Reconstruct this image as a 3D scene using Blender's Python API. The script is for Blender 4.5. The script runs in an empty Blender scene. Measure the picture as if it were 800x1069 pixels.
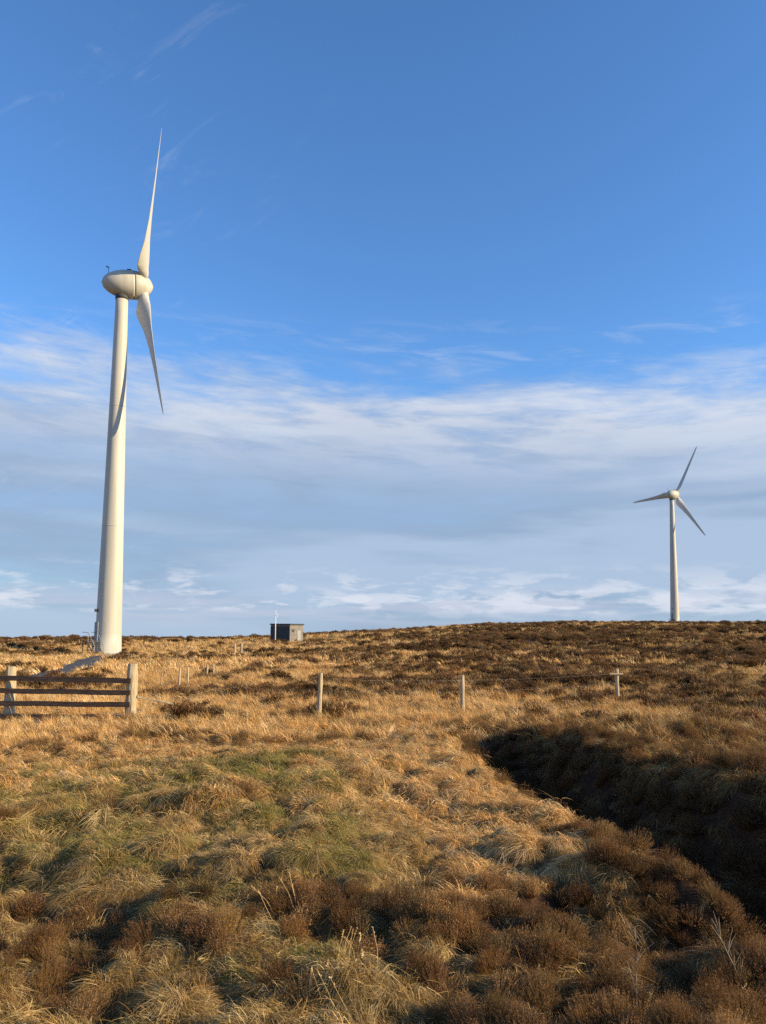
import bpy, bmesh, math, random
import numpy as np
from mathutils import Matrix, Vector

random.seed(7)
rng = np.random.default_rng(11)
scene = bpy.context.scene
COL = scene.collection
R = math.radians

# ------------------------------------------------------------------ camera model
F, PITCH, ROLL, SHIFT = 800.0, R(5.2), R(-0.45), 47.0          # pixels of the 800 x 1069 picture

def ray(px, py):
    X = (px - 400) / F
    Y = (534.5 + SHIFT - py) / F
    c, s = math.cos(-ROLL), math.sin(-ROLL)
    X, Y = c * X - s * Y, s * X + c * Y
    d = np.array([X, math.cos(PITCH) - Y * math.sin(PITCH), math.sin(PITCH) + Y * math.cos(PITCH)])
    return d / d[1]

# ------------------------------------------------------------------ noise and terrain
def _hash(ix, iy, seed):
    h = (ix.astype(np.int64) * 374761393 + iy.astype(np.int64) * 668265263 + seed * 1442695041) & 0xFFFFFFFF
    h = ((h ^ (h >> 13)) * 1274126177) & 0xFFFFFFFF
    return ((h ^ (h >> 16)) & 0xFFFFFFFF).astype(np.float64) / 4294967295.0

def noise(x, y, scale, seed=0):
    """smooth value-gradient noise, about -1 .. 1"""
    x = np.asarray(x, float) / scale + 1000.0
    y = np.asarray(y, float) / scale + 1000.0
    ix, iy = np.floor(x), np.floor(y)
    fx, fy = x - ix, y - iy
    ux, uy = fx * fx * fx * (fx * (fx * 6 - 15) + 10), fy * fy * fy * (fy * (fy * 6 - 15) + 10)
    def g(dx, dy):
        a = _hash(ix + dx, iy + dy, seed) * 2 * np.pi
        return np.cos(a) * (fx - dx) + np.sin(a) * (fy - dy)
    n = (g(0, 0) * (1 - ux) + g(1, 0) * ux) * (1 - uy) + (g(0, 1) * (1 - ux) + g(1, 1) * ux) * uy
    return n * 1.45

def fbm(x, y, scale, seed=0, octv=3):
    t, a = 0, 1.0
    for k in range(octv):
        t = t + a * noise(x, y, scale / 2 ** k, seed + 17 * k)
        a *= 0.5
    return t / 1.5

def sst(a, b, x):
    t = np.clip((np.asarray(x, float) - a) / (b - a), 0, 1)
    return t * t * (3 - 2 * t)

TL = np.array([(0.3, -1.62), (4, -1.66), (8, -1.78), (12, -1.98), (18, -2.34), (24, -2.56), (40, -2.78), (87, -3.25), (130, -3.2), (180, -3.25), (260, -4.8), (600, -14), (8000, -220)])
TR = np.array([(0.3, -1.62), (4, -1.66), (8, -1.74), (14, -1.95), (24, -2.45), (40, -2.5), (60, -2.2), (120, -0.9), (200, 0.75), (265, 2.25), (330, 2.1), (450, -2), (8000, -220)])
DITCH = np.array([(4.6, -3.0), (4.3, 2.0), (3.5, 4.0), (3.12, 5.5), (2.72, 8.0), (2.22, 11.0), (1.98, 13.3), (1.8, 14.9)])
DW = [1.0, 1.0, 1.05, 0.97, 0.87, 0.77, 0.6, 0.3]
DD = [1.0, 1.0, 1.0, 1.05, 1.05, 0.9, 0.65, 0.0]
GULLY = np.array([(3.4, 4.25), (2.5, 4.45), (1.7, 4.5), (1.0, 4.75)])

def table(t, d):
    ld = np.log(np.maximum(d, 0.3))
    o = 0
    for k in (-0.24, -0.12, 0, 0.12, 0.24):
        o = o + np.interp(ld + k, np.log(t[:, 0]), t[:, 1])
    return o / 5

def along(poly, x, y, *vals):
    """signed side offset (positive right of the line) to a polyline and values interpolated along it"""
    best = np.full(np.shape(x), 1e9)
    side = np.zeros(np.shape(x))
    out = [np.zeros(np.shape(x)) for _ in vals]
    for i in range(len(poly) - 1):
        a, b = poly[i], poly[i + 1]
        e = b - a
        t = np.clip(((x - a[0]) * e[0] + (y - a[1]) * e[1]) / (e @ e), 0, 1)
        dx, dy = x - a[0] - t * e[0], y - a[1] - t * e[1]
        d = np.hypot(dx, dy)
        m = d < best
        best = np.where(m, d, best)
        side = np.where(m, np.sign(dx * e[1] - dy * e[0]) * d, side)
        for k, v in enumerate(vals):
            out[k] = np.where(m, v[i] * (1 - t) + v[i + 1] * t, out[k])
    return (side, *out)

TRACK = np.array([(-24.0, 22.0), (-18.5, 29.0), (-17.0, 37.0), (-19.5, 49.0), (-24.0, 63.0), (-28.5, 82.0)])

def mound(x, y):
    return noise(x + 0.25 * noise(x, y, 0.7, 6), y, 1.05, 3)

CELL = 0.37
def tussock(x, y):
    """distance to the nearest tussock centre, its id hash and the direction outwards"""
    x = np.asarray(x, float); y = np.asarray(y, float)
    wx = x + 0.10 * noise(x, y, 0.5, 201); wy = y + 0.10 * noise(x, y, 0.5, 202)
    cx, cy = np.floor(wx / CELL), np.floor(wy / CELL)
    best = np.full(x.shape, 1e9); idv = np.zeros(x.shape); ox = np.zeros(x.shape); oy = np.zeros(x.shape)
    for i in (-1, 0, 1):
        for j in (-1, 0, 1):
            gx, gy = cx + i + 5000, cy + j + 5000
            px = (cx + i + 0.15 + 0.7 * _hash(gx, gy, 211)) * CELL; py = (cy + j + 0.15 + 0.7 * _hash(gx, gy, 212)) * CELL
            sz = 0.75 + 0.5 * _hash(gx, gy, 213)
            d = np.hypot(wx - px, wy - py) / sz
            m = d < best
            best = np.where(m, d, best); idv = np.where(m, _hash(gx, gy, 214), idv)
            ox = np.where(m, wx - px, ox); oy = np.where(m, wy - py, oy)
    return best, idv, ox, oy

def tuss_bump(x, y):
    f1, idv, _, _ = tussock(x, y)
    return 0.105 * (0.25 + 0.95 * idv) * np.clip(1 - (f1 / 0.23) ** 2, 0, 1) ** 0.8

PADS = []
def stand(px, py, d):
    r = ray(px, py); return Vector((r[0] * d, d, r[2] * d))
for _a, _r in (((112.5, 683, 87.0), 4.0), ((705, 651, 255.0), 6.0), ((299.5, 671, 140.0), 5.0)):
    PADS.append((stand(*_a), _r))

def height(x, y):
    x = np.asarray(x, float); y = np.asarray(y, float)
    d = np.hypot(x, y)
    az = np.degrees(np.arctan2(x, np.maximum(y, 0.0) + 1e-6))
    w = sst(-16, 16, az)
    z = table(TL, d) * (1 - w) + table(TR, d) * w
    near = 1 - sst(1.0, 3.0, d) * 0 
    z = z + (0.13 * mound(x, y) + 0.05 * noise(x, y, 0.42, 4)) * sst(1.5, 3.0, d) * (1 - 0.4 * sst(10, 14, d)) * (1 - sst(60, 120, d))
    z = z + tuss_bump(x, y) * sst(1.5, 3.0, d) * (1 - sst(22, 30, d))
    z = z + 0.16 * noise(x, y, 2.8, 5) * sst(2.0, 6.0, d)
    z = z + 0.34 * fbm(x, y, 9.0, 9) * sst(16, 40, d)
    z = z + 0.65 * fbm(x, y, 28.0, 21) * sst(40, 110, d)
    z = z + 5.0 * fbm(x, y, 420.0, 31) * sst(350, 1200, d)
    s, wd, dp = along(DITCH, x, y, DW, DD)
    s = s + 0.16 * noise(x, y, 0.9, 41) + 0.07 * noise(x, y, 0.35, 42)
    left = sst(-wd - 0.35, -wd + 0.55, s)
    right = 1 - sst(wd - 0.55, wd + 0.40, s)
    z = z - dp * left * right
    z = z - 0.28 * sst(0.3, 2.0, s - wd) * (1 - sst(5, 8, s - wd)) * (dp / 1.3) * sst(3, 6, y)
    z = z + 0.10 * (dp / 1.3) * np.exp(-((s - wd - 0.5) / 0.75) ** 2)
    s2, = along(GULLY, x, y)
    z = z - 0.42 * np.exp(-(s2 / 0.26) ** 2)
    z = z + 0.26 * np.exp(-((x - 1.75) ** 2 / 0.55 + (y - 5.5) ** 2 / 0.4))
    z = z + 0.10 * np.exp(-((x - 0.9) ** 2 / 0.9 + (y - 5.9) ** 2 / 0.3))
    # track bed is flat
    tr, = along(TRACK, x, y)
    k = 1 - sst(1.3, 2.6, np.abs(tr))
    zs = table(TL, d) * (1 - w) + table(TR, d) * w
    z = z * (1 - k) + (zs + 0.1) * k
    for q, pr in PADS:
        k = 1 - sst(pr, pr * 3.2, np.hypot(x - q.x, y - q.y))
        z = z * (1 - k) + (q.z - 0.03) * k
    return z

def hz(x, y):
    return float(height(np.array([x]), np.array([y]))[0])

def at(px, py):
    """where the sight line through a picture point first meets the terrain"""
    r = ray(px, py)
    ds = np.exp(np.linspace(np.log(2.5), np.log(400), 2600))
    g = height(r[0] * ds, ds)
    k = np.nonzero(r[2] * ds <= g)[0]
    d = ds[k[0]] if len(k) else 300.0
    return Vector((r[0] * d, d, hz(r[0] * d, d)))

# ------------------------------------------------------------------ materials
def new_mat(name):
    m = bpy.data.materials.new(name); m.use_nodes = True
    nt = m.node_tree; nt.nodes.clear()
    out = nt.nodes.new('ShaderNodeOutputMaterial')
    return m, nt, out

def N(nt, typ, **kw):
    n = nt.nodes.new(typ)
    for k, v in kw.items():
        if k.startswith('i_'):
            n.inputs[k[2:].replace('_', ' ')].default_value = v
        else:
            setattr(n, k, v)
    return n

def mathn(nt, op, a, b=None, clamp=False):
    n = nt.nodes.new('ShaderNodeMath'); n.operation = op; n.use_clamp = clamp
    for i, v in enumerate((a, b)):
        if v is None: continue
        if isinstance(v, (int, float)): n.inputs[i].default_value = v
        else: nt.links.new(v, n.inputs[i])
    return n.outputs[0]

def smooth(nt, v, lo, hi, t0=0.0, t1=1.0):
    n = nt.nodes.new('ShaderNodeMapRange'); n.interpolation_type = 'SMOOTHSTEP'
    n.inputs['From Min'].default_value = lo; n.inputs['From Max'].default_value = hi
    n.inputs['To Min'].default_value = t0; n.inputs['To Max'].default_value = t1
    nt.links.new(v, n.inputs['Value'])
    return n.outputs[0]

def mixc(nt, fac, a, b, mode='MIX'):
    n = nt.nodes.new('ShaderNodeMix'); n.data_type = 'RGBA'; n.blend_type = mode
    for s, v in ((n.inputs[0], fac), (n.inputs[6], a), (n.inputs[7], b)):
        if isinstance(v, (int, float)): s.default_value = v
        elif isinstance(v, (tuple, list)): s.default_value = (*v[:3], 1)
        else: nt.links.new(v, s)
    return n.outputs[2]

def surface_mat(name, c0, c1, scale=4.0, rough=0.7, bump=0.0, stretch=(1, 1, 1), spec=0.3, detail=6, metallic=0.0):
    m, nt, out = new_mat(name)
    tc = N(nt, 'ShaderNodeTexCoord'); mp = N(nt, 'ShaderNodeMapping'); mp.inputs['Scale'].default_value = stretch
    nt.links.new(tc.outputs['Object'], mp.inputs[0])
    no = N(nt, 'ShaderNodeTexNoise'); no.inputs['Scale'].default_value = scale; no.inputs['Detail'].default_value = detail
    nt.links.new(mp.outputs[0], no.inputs[0])
    f = smooth(nt, no.outputs[0], 0.3, 0.7)
    p = N(nt, 'ShaderNodeBsdfPrincipled')
    p.inputs['Roughness'].default_value = rough; p.inputs['Specular IOR Level'].default_value = spec; p.inputs['Metallic'].default_value = metallic
    nt.links.new(mixc(nt, f, c0, c1), p.inputs['Base Color'])
    if bump:
        b = N(nt, 'ShaderNodeBump'); b.inputs['Strength'].default_value = bump; b.inputs['Distance'].default_value = 0.02
        nt.links.new(no.outputs[0], b.inputs['Height']); nt.links.new(b.outputs[0], p.inputs['Normal'])
    nt.links.new(p.outputs[0], out.inputs[0])
    return m

M_white = surface_mat('turbine_paint', (0.60, 0.575, 0.49), (0.47, 0.445, 0.375), 1.1, 0.45, stretch=(1, 1, 0.07))
M_blade = surface_mat('blade_paint', (0.58, 0.57, 0.525), (0.51, 0.50, 0.46), 0.5, 0.45, stretch=(1, 1, 0.2))
M_dark = surface_mat('dark_steel', (0.05, 0.055, 0.06), (0.08, 0.085, 0.09), 3, 0.6)
M_galv = surface_mat('galvanised_steel', (0.25, 0.26, 0.26), (0.36, 0.37, 0.37), 5, 0.5)
M_conc = surface_mat('concrete', (0.32, 0.30, 0.27), (0.42, 0.40, 0.36), 3, 0.9, 0.3)
M_wood = surface_mat('weathered_wood', (0.36, 0.28, 0.175), (0.52, 0.43, 0.29), 14, 0.85, 0.5, stretch=(4, 4, 0.35))
M_brace = surface_mat('brace_wood', (0.20, 0.15, 0.10), (0.34, 0.27, 0.18), 12, 0.85, 0.5)
M_rail = surface_mat('dark_rail_wood', (0.07, 0.044, 0.03), (0.14, 0.092, 0.062), 10, 0.85, 0.5, stretch=(0.4, 4, 4))
M_rend = surface_mat('cabin_render', (0.17, 0.155, 0.14), (0.24, 0.22, 0.195), 2, 0.9, 0.2)
M_louv = surface_mat('cabin_cladding', (0.035, 0.042, 0.052), (0.06, 0.07, 0.08), 2, 0.6, stretch=(6, 6, 0.3))
M_mast = surface_mat('mast_white', (0.75, 0.76, 0.78), (0.66, 0.67, 0.70), 2, 0.5)
M_stalk = surface_mat('dry_stalk', (0.24, 0.18, 0.115), (0.34, 0.27, 0.19), 20, 0.9)

# ------------------------------------------------------------------ object helpers
def link(name, bm, mat, parent=None, smooth_shade=False):
    me = bpy.data.meshes.new(name)
    bmesh.ops.recalc_face_normals(bm, faces=bm.faces)
    bm.to_mesh(me); bm.free()
    me.materials.append(mat)
    if smooth_shade:
        for p in me.polygons: p.use_smooth = True
    o = bpy.data.objects.new(name, me); COL.objects.link(o)
    if parent: o.parent = parent
    return o

def thing(name, label, cat, loc=(0, 0, 0), rz=0.0, group=None):
    o = bpy.data.objects.new(name, None); COL.objects.link(o)
    o.empty_display_size = 0.2
    o.location = loc; o.rotation_euler = (0, 0, rz)
    tag(o, label, cat, group)
    return o

def tag(o, label=None, cat=None, group=None, kind=None):
    for k, v in (('label', label), ('category', cat), ('group', group), ('kind', kind)):
        if v: o[k] = v

def copy_tree(o, parent=None):
    c = o.copy(); COL.objects.link(c)
    if parent: c.parent = parent
    for ch in list(o.children): copy_tree(ch, c)
    return c

def box(bm, sx, sy, sz, mat=Matrix(), bevel=0.0):
    r = bmesh.ops.create_cube(bm, size=1.0, matrix=mat @ Matrix.Diagonal((sx, sy, sz, 1)))
    if bevel:
        es = {e for v in r['verts'] for e in v.link_edges}
        bmesh.ops.bevel(bm, geom=list(es), offset=bevel, segments=2, affect='EDGES')

def T(x, y, z): return Matrix.Translation((x, y, z))

def lathe(bm, prof, seg=40, axis='Z', mat=Matrix()):
    rings = []
    for r, h in prof:
        ring = []
        for k in range(seg):
            a = 2 * math.pi * k / seg
            p = (r * math.cos(a), r * math.sin(a), h) if axis == 'Z' else (h, r * math.cos(a), r * math.sin(a))
            ring.append(bm.verts.new(mat @ Vector(p)))
        rings.append(ring)
    for i in range(len(rings) - 1):
        for k in range(seg):
            bm.faces.new((rings[i][k], rings[i][(k + 1) % seg], rings[i + 1][(k + 1) % seg], rings[i + 1][k]))
    bm.faces.new(rings[0][::-1]); bm.faces.new(rings[-1])

def tube(bm, pts, radii, seg=7):
    pts = [Vector(p) for p in pts]
    rings = []
    for i, p in enumerate(pts):
        t = (pts[min(i + 1, len(pts) - 1)] - pts[max(i - 1, 0)]).normalized()
        a = t.orthogonal().normalized(); b = t.cross(a)
        r = radii[i] if isinstance(radii, (list, tuple)) else radii
        rings.append([bm.verts.new(p + a * r * math.cos(2 * math.pi * k / seg) + b * r * math.sin(2 * math.pi * k / seg)) for k in range(seg)])
    for i in range(len(rings) - 1):
        # match ring starts so the tube does not twist
        best = min(range(seg), key=lambda s: (rings[i + 1][s].co - rings[i][0].co).length)
        rings[i + 1] = rings[i + 1][best:] + rings[i + 1][:best]
        for k in range(seg):
            bm.faces.new((rings[i][k], rings[i][(k + 1) % seg], rings[i + 1][(k + 1) % seg], rings[i + 1][k]))
    bm.faces.new(rings[0][::-1]); bm.faces.new(rings[-1])

# ------------------------------------------------------------------ wind turbines
HUB, RAD, OVER, TILT, CONE = 43.3, 17.3, 2.25, R(4), R(4)

def blade_mesh():
    bm = bmesh.new()
    # radius, chord, thickness ratio, twist in degrees
    st = [(0.7, 1.05, 1.0, 34), (1.6, 1.15, 0.95, 34), (2.2, 1.9, 0.55, 33), (2.9, 2.35, 0.40, 31), (4.0, 2.15, 0.34, 27), (5.6, 1.65, 0.28, 19),
          (8.0, 1.22, 0.24, 12), (10.5, 0.95, 0.2, 8), (13.0, 0.75, 0.18, 5), (15.4, 0.56, 0.16, 3), (16.5, 0.42, 0.15, 2), (17.05, 0.28, 0.15, 2), (RAD, 0.10, 0.15, 2)]
    rings = []
    n = 20
    for r, c, th, tw in st:
        circ = np.clip((2.3 - r) / 0.8, 0, 1)
        a = R(tw + 8)
        ring = []
        for k in range(n):
            t = 2 * math.pi * k / n
            ux = 0.5 * (1 + math.cos(t))                    # 1 = trailing edge
            yt = 0.5 * th * c * math.sin(t) * ((1 - circ) * (1.25 * math.sqrt(max(1 - ux, 0) + 1e-4) * 0.0 + (1.35 * (1 - ux) ** 0.45 * (0.25 + 0.75 * ux ** 0.4))) + circ * 1.0)
            xc = (ux - (0.5 * circ + 0.30 * (1 - circ))) * c   # chordwise, trailing edge positive
            # axial (X, upwind positive) and tangential (Y)
            X = -xc * math.sin(a) + yt * math.cos(a)
            Y = -(xc * math.cos(a) + yt * math.sin(a))
            ring.append(bm.verts.new((X, Y, r)))
        rings.append(ring)
    for i in range(len(rings) - 1):
        for k in range(n):
            bm.faces.new((rings[i][k], rings[i][(k + 1) % n], rings[i + 1][(k + 1) % n], rings[i + 1][k]))
    bm.faces.new(rings[0][::-1]); bm.faces.new(rings[-1])
    return bm

def make_turbine(label, base, wind_az, theta):
    root = thing('wind_turbine', label, 'wind turbine', base, 0, 'wind turbines on the moor')
    bm = bmesh.new()
    prof = [(1.52, -1.2), (1.52, 0.35), (1.46, 0.36)]
    for k in range(1, 22):
        h = 0.36 + (HUB - 1.75 - 0.36) * k / 21
        prof.append((1.46 - 0.77 * (k / 21) ** 0.93, h))
    lathe(bm, prof, 48)
    tw = link('tower', bm, M_white, root, True)
    for h in (14.5, 28.5):
        bm = bmesh.new(); rr = 1.46 - 0.77 * ((h - .36) / (HUB - 2.1)) ** 0.93
        lathe(bm, [(rr + .012, h - .05), (rr + .018, h), (rr + .008, h + .05)], 48)
        link('flange', bm, M_white, tw, True)
    bm = bmesh.new(); lathe(bm, [(2.6, -1.0), (2.6, 0.08), (2.5, 0.14)], 40)
    link('foundation', bm, M_conc, root)
    # door, landing and stair face the left of the picture, a little towards the viewer
    ang = R(222)
    fr = Matrix.Rotation(ang, 4, 'Z')                        # local +X points outwards from the tower
    bm = bmesh.new(); box(bm, 0.12, 0.95, 2.1, fr @ T(1.40, 0, 2.55), 0.03)
    d = link('door', bm, M_galv, root)
    bm = bmesh.new(); box(bm, 0.10, 0.05, 0.2, fr @ T(1.50, 0.33, 2.5), 0.015); link('handle', bm, M_dark, d)
    bm = bmesh.new(); box(bm, 0.32, 0.30, 0.34, fr @ T(1.52, 0, 4.9), 0.04); link('door_lamp', bm, M_dark, root)
    bm = bmesh.new()
    box(bm, 1.3, 1.7, 0.10, fr @ T(2.0, 0, 1.42))
    for sx in (1.5, 2.55):
        for sy in (-0.75, 0.75): box(bm, 0.08, 0.08, 1.9, fr @ T(sx, sy, 0.45))
    ld = link('landing', bm, M_dark, root)
    bm = bmesh.new()
    for k in range(7):                                       # treads go down beside the tower
        box(bm, 1.0, 0.27, 0.05, fr @ T(2.15, 1.0 + 0.27 * k, 1.25 - 0.2 * k))
    for sx in (1.62, 2.68):
        tube(bm, [fr @ Vector((sx, 0.85, 1.37)), fr @ Vector((sx, 2.75, -0.02))], 0.05)
    link('stair', bm, M_dark, root)
    bm = bmesh.new()
    for sx in (1.62, 2.62):
        tube(bm, [fr @ Vector((sx, -0.8, 2.45)), fr @ Vector((sx, 0.85, 2.45)), fr @ Vector((sx, 2.75, 1.0)), fr @ Vector((sx, 2.75, -0.05))], 0.035)
        tube(bm, [fr @ Vector((sx, 0.85, 1.42)), fr @ Vector((sx, 0.85, 2.45))], 0.03)
    link('handrail', bm, M_galv, root)
    # nacelle and rotor: local +X is upwind
    yaw = Matrix.Rotation(math.pi / 2 - R(wind_az), 4, 'Z')
    head = T(0, 0, HUB) @ yaw @ Matrix.Rotation(-TILT, 4, 'Y')
    bm = bmesh.new()
    L0, L1, rm = -2.35, 1.25, 1.66
    prof = []
    for k in range(0, 19):
        x = L0 + (L1 - L0) * k / 18
        t = min((x - L0) / (0.9 - L0), 1.0)
        prof.append((max(rm * (1 - (1 - t) ** 2.1) ** 0.54, 0.02), x))
    lathe(bm, prof, 40, 'X')
    na = link('nacelle', bm, M_white, root, True); na.matrix_local = head
    bm = bmesh.new(); lathe(bm, [(0.74, HUB - 1.95), (0.76, HUB - 1.45)], 32)
    link('yaw_bearing', bm, M_dark, root, True)
    bm = bmesh.new()
    tube(bm, [(-1.5, 0.3, 1.25), (-1.5, 0.3, 2.05)], 0.03)
    tube(bm, [(-1.7, 0.3, 1.95), (-1.3, 0.3, 1.95)], 0.025)
    box(bm, 0.2, 0.03, 0.14, T(-1.65, 0.3, 2.06))
    v = link('wind_vane', bm, M_dark, root); v.matrix_local = head
    bm = bmesh.new(); box(bm, 0.5, 0.5, 0.12, T(0.75, -0.5, 1.55) , 0.03)
    v = link('hatch', bm, M_dark, root); v.matrix_local = head
    bm = bmesh.new()
    prof = []
    for k in range(0, 15):
        t = k / 14
        prof.append((max(1.66 * (1 - t ** 1.9) ** 0.62, 0.02), 1.29 + 2.2 * t))
    lathe(bm, prof, 40, 'X')
    hb = link('hub', bm, M_white, root, True); hb.matrix_local = head @ Matrix.Rotation(theta, 4, 'X')
    for k in range(3):
        b = bpy.data.objects.new('blade', BLADE); COL.objects.link(b); b.parent = root
        b.matrix_local = head @ T(OVER, 0, 0) @ Matrix.Rotation(theta + k * 2 * math.pi / 3, 4, 'X') @ Matrix.Rotation(CONE, 4, 'Y')
    return root

_b = link('blade', blade_mesh(), M_blade, None, True); BLADE = _b.data
bpy.data.objects.remove(_b)

p = stand(112.5, 683, 87.0)
LBASE = p
make_turbine('tall near white wind turbine at the far end of the gravel track', (p.x, p.y, p.z), 67, R(44))
p = stand(705, 651, 255.0)
RBASE = p
make_turbine('small distant wind turbine on the brown hill skyline with spread shaded blades', (p.x, p.y, p.z), 52, R(28))

# ------------------------------------------------------------------ substation cabin and mast
c = stand(299.5, 671, 140.0)
cab = thing('equipment_cabin', 'small flat-roofed dark cabin with one pale end wall standing on the skyline', 'cabin', (c.x, c.y, c.z), R(-30))
bm = bmesh.new(); box(bm, 4.3, 4.0, 3.5, T(0, 0, 1.45)); link('wall', bm, M_rend, cab)
bm = bmesh.new()
for k in range(24): box(bm, 0.17, 0.07, 3.1, T(-2.07 + 0.18 * k, -2.035, 1.4))
link('cladding', bm, M_louv, cab)
bm = bmesh.new(); box(bm, 4.6, 4.3, 0.24, T(0, 0, 3.32), 0.03); link('roof', bm, M_louv, cab)
dr = link('door', (lambda b: (box(b, 0.06, 1.1, 2.2, T(2.18, 0.7, 1.1), 0.01), b)[1])(bmesh.new()), M_galv, cab)
bm = bmesh.new(); box(bm, 0.05, 0.05, 0.18, T(2.235, 0.3, 1.05)); link('handle', bm, M_dark, dr)
bm = bmesh.new(); box(bm, 0.06, 0.7, 0.5, T(2.18, -1.1, 2.2), 0.01); link('vent', bm, M_louv, cab)
m0 = stand(287.3, 672, 134.0)
mast = thing('antenna_mast', 'thin pale mast beside the left end of the dark cabin', 'mast', (m0.x, m0.y, m0.z))
bm = bmesh.new(); tube(bm, [(0, 0, -1), (0, 0, 3.2), (0, 0, 5.9)], [0.10, 0.09, 0.05], 10); link('pole', bm, M_mast, mast, True)
bm = bmesh.new(); tube(bm, [(-.35, 0, 4.9), (.35, 0, 4.9)], 0.05); tube(bm, [(.3, 0, 4.6), (.3, 0, 5.2)], 0.06); link('aerial', bm, M_mast, mast)

# ------------------------------------------------------------------ fence
def wobbly_post(bm, r, h, lean=(0, 0), sink=0.5, seg=12):
    n = 8
    rings = []
    for i in range(n + 1):
        z = -sink + (h + sink) * i / n
        ring = []
        for k in range(seg):
            a = 2 * math.pi * k / seg
            rr = r * (1 + 0.05 * math.sin(3 * a + i) + 0.04 * math.sin(5 * a + 2.1 * i)) * (1.06 - 0.1 * i / n)
            if i == n: rr *= 0.88
            ring.append(bm.verts.new((rr * math.cos(a) + lean[0] * max(z, 0), rr * math.sin(a) + lean[1] * max(z, 0), z)))
        rings.append(ring)
    for i in range(n):
        for k in range(seg):
            bm.faces.new((rings[i][k], rings[i][(k + 1) % seg], rings[i + 1][(k + 1) % seg], rings[i + 1][k]))
    bm.faces.new(rings[0][::-1]); bm.faces.new(rings[-1])

GATE_D = 19.6
rA, rB = ray(10, 740), ray(140, 740)
gA = Vector((rA[0] * (GATE_D + 0.25), GATE_D + 0.25, 0)); gB = Vector((rB[0] * GATE_D, GATE_D - 0.25, 0))
gA.z, gB.z = hz(gA.x, gA.y), hz(gB.x, gB.y)
gate = thing('timber_fence', 'four-rail weathered timber fence panel between two thick posts at left', 'fence', (gB.x, gB.y, gB.z), math.atan2(gB.y - gA.y, gB.x - gA.x))
Lg = (Vector((gA.x, gA.y)) - Vector((gB.x, gB.y))).length
topz = lambda py: ray(140, py)[2] * gB.y - gB.z
h1 = topz(693)
bm = bmesh.new(); wobbly_post(bm, 0.135, h1, (0.005, 0)); link('post', bm, M_wood, gate, False)
bm = bmesh.new(); wobbly_post(bm, 0.13, h1 - 0.12, (-0.01, 0)); pl = link('post', bm, M_wood, gate, False)
pl.location = (-Lg, 0, 0)
for k, py in enumerate((711, 723.5, 736, 749)):
    zz = topz(py)
    bm = bmesh.new()
    w = 0.125
    n = 14
    prev = None
    for i in range(n + 1):
        x = -Lg - 0.22 + (Lg + 0.30) * i / n - 0.02
        dz = 0.006 * math.sin(i * 0.8 + k * 2) - (0.02 * k * (1 - i / n) - 0.02)
        q = [bm.verts.new((x, -0.175 + a, zz + dz + b)) for a, b in ((-.021, -w / 2), (.021, -w / 2), (.021, w / 2), (-.021, w / 2))]
        if prev:
            for j in range(4): bm.faces.new((prev[j], prev[(j + 1) % 4], q[(j + 1) % 4], q[j]))
        else: bm.faces.new(q[::-1])
        prev = q
    bm.faces.new(prev)
    link('rail', bm, M_rail, gate)

a = Vector((gB.x + 0.12, gB.y - 0.02, gB.z + 0.62))
b = at(207, 742); b.z += 0.03
bm = bmesh.new(); tube(bm, [a - b, (a - b) * 0.5 + Vector((0, 0, .01)), (0, 0, -0.1)], [0.035, 0.038, 0.038], 8)
br = link('fence_brace', bm, M_brace); br.location = b
tag(br, 'slanting timber brace running down into the grass from the thick right post', 'brace')

post_data = [
    ((333, 750), 44, 0.055, 0.03, 'thin leaning fence post in golden grass, nearest to the slanting brace'),
    ((483, 745), 37, 0.058, 0.0, 'slim pale upright fence post in front of dark heather, in line with the ditch head'),
    ((645, 738), 37, 0.058, 0.0, 'slim fence post with a short cross batten on top, below the distant turbine'),
    ((187, 717), 18, 0.05, 0.02, 'short weathered post in straw grass, nearer of the pair just beyond the brace'),
    ((196, 716), 18, 0.05, -0.02, 'short weathered post in straw grass, farther right of the pair just beyond the brace'),
    ((216, 707), 12, 0.05, 0.03, 'tiny pale post half sunk in straw grass, left of the middle pair'),
    ((223, 706), 12, 0.05, -0.04, 'tiny pale post half sunk in straw grass, right of the middle pair'),
    ((245, 685), 12.5, 0.11, 0.0, 'stout pale far post below the cabin, left of the farthest pair'),
    ((252, 684.5), 12.5, 0.11, 0.0, 'stout pale far post below the cabin, right of the farthest pair'),
]
tops = []
for (px, py), hp, r, ln, lab in post_data:
    g = at(px, py)
    h = hp / F * g.y * 1.0 + 0.05
    bm = bmesh.new(); wobbly_post(bm, r, h, (ln, 0.01)); 
    if px == 645:
        o = thing('fence_post', lab, 'fence post', g, 0.2, 'fence posts across the moor')
        link('post', bm, M_wood, o)
        bm = bmesh.new(); box(bm, 0.42, 0.03, 0.04, T(-0.06, -0.075, h - 0.14), 0.006); link('batten', bm, M_wood, o)
    else:
        o = link('fence_post', bm, M_wood); o.location = g
        tag(o, lab, 'fence post', 'fence posts across the moor')
    if px in (333, 483, 645): tops.append(g + Vector((ln * h, 0, h)))
for off, lab in ((0.13, 'upper thin grey fence wire strung between the slim posts'), (0.42, 'lower thin grey fence wire strung between the slim posts')):
    pts = [Vector((gB.x, gB.y - 0.1, gB.z + h1))] + tops
    bm = bmesh.new(); line = []
    for i in range(len(pts) - 1):
        for k in range(6):
            t = k / 6; q = pts[i].lerp(pts[i + 1], t); q.z -= 0.035 * math.sin(math.pi * t) + off; q.y -= 0.06
            line.append(q)
    line.append(pts[-1] - Vector((0, 0.06, off)))
    o0 = line[0].copy()
    tube(bm, [q - o0 for q in line], 0.0012, 4)
    w = link('fence_wire', bm, M_galv); w.location = o0
    tag(w, lab, 'wire', 'fence wires')

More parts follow.
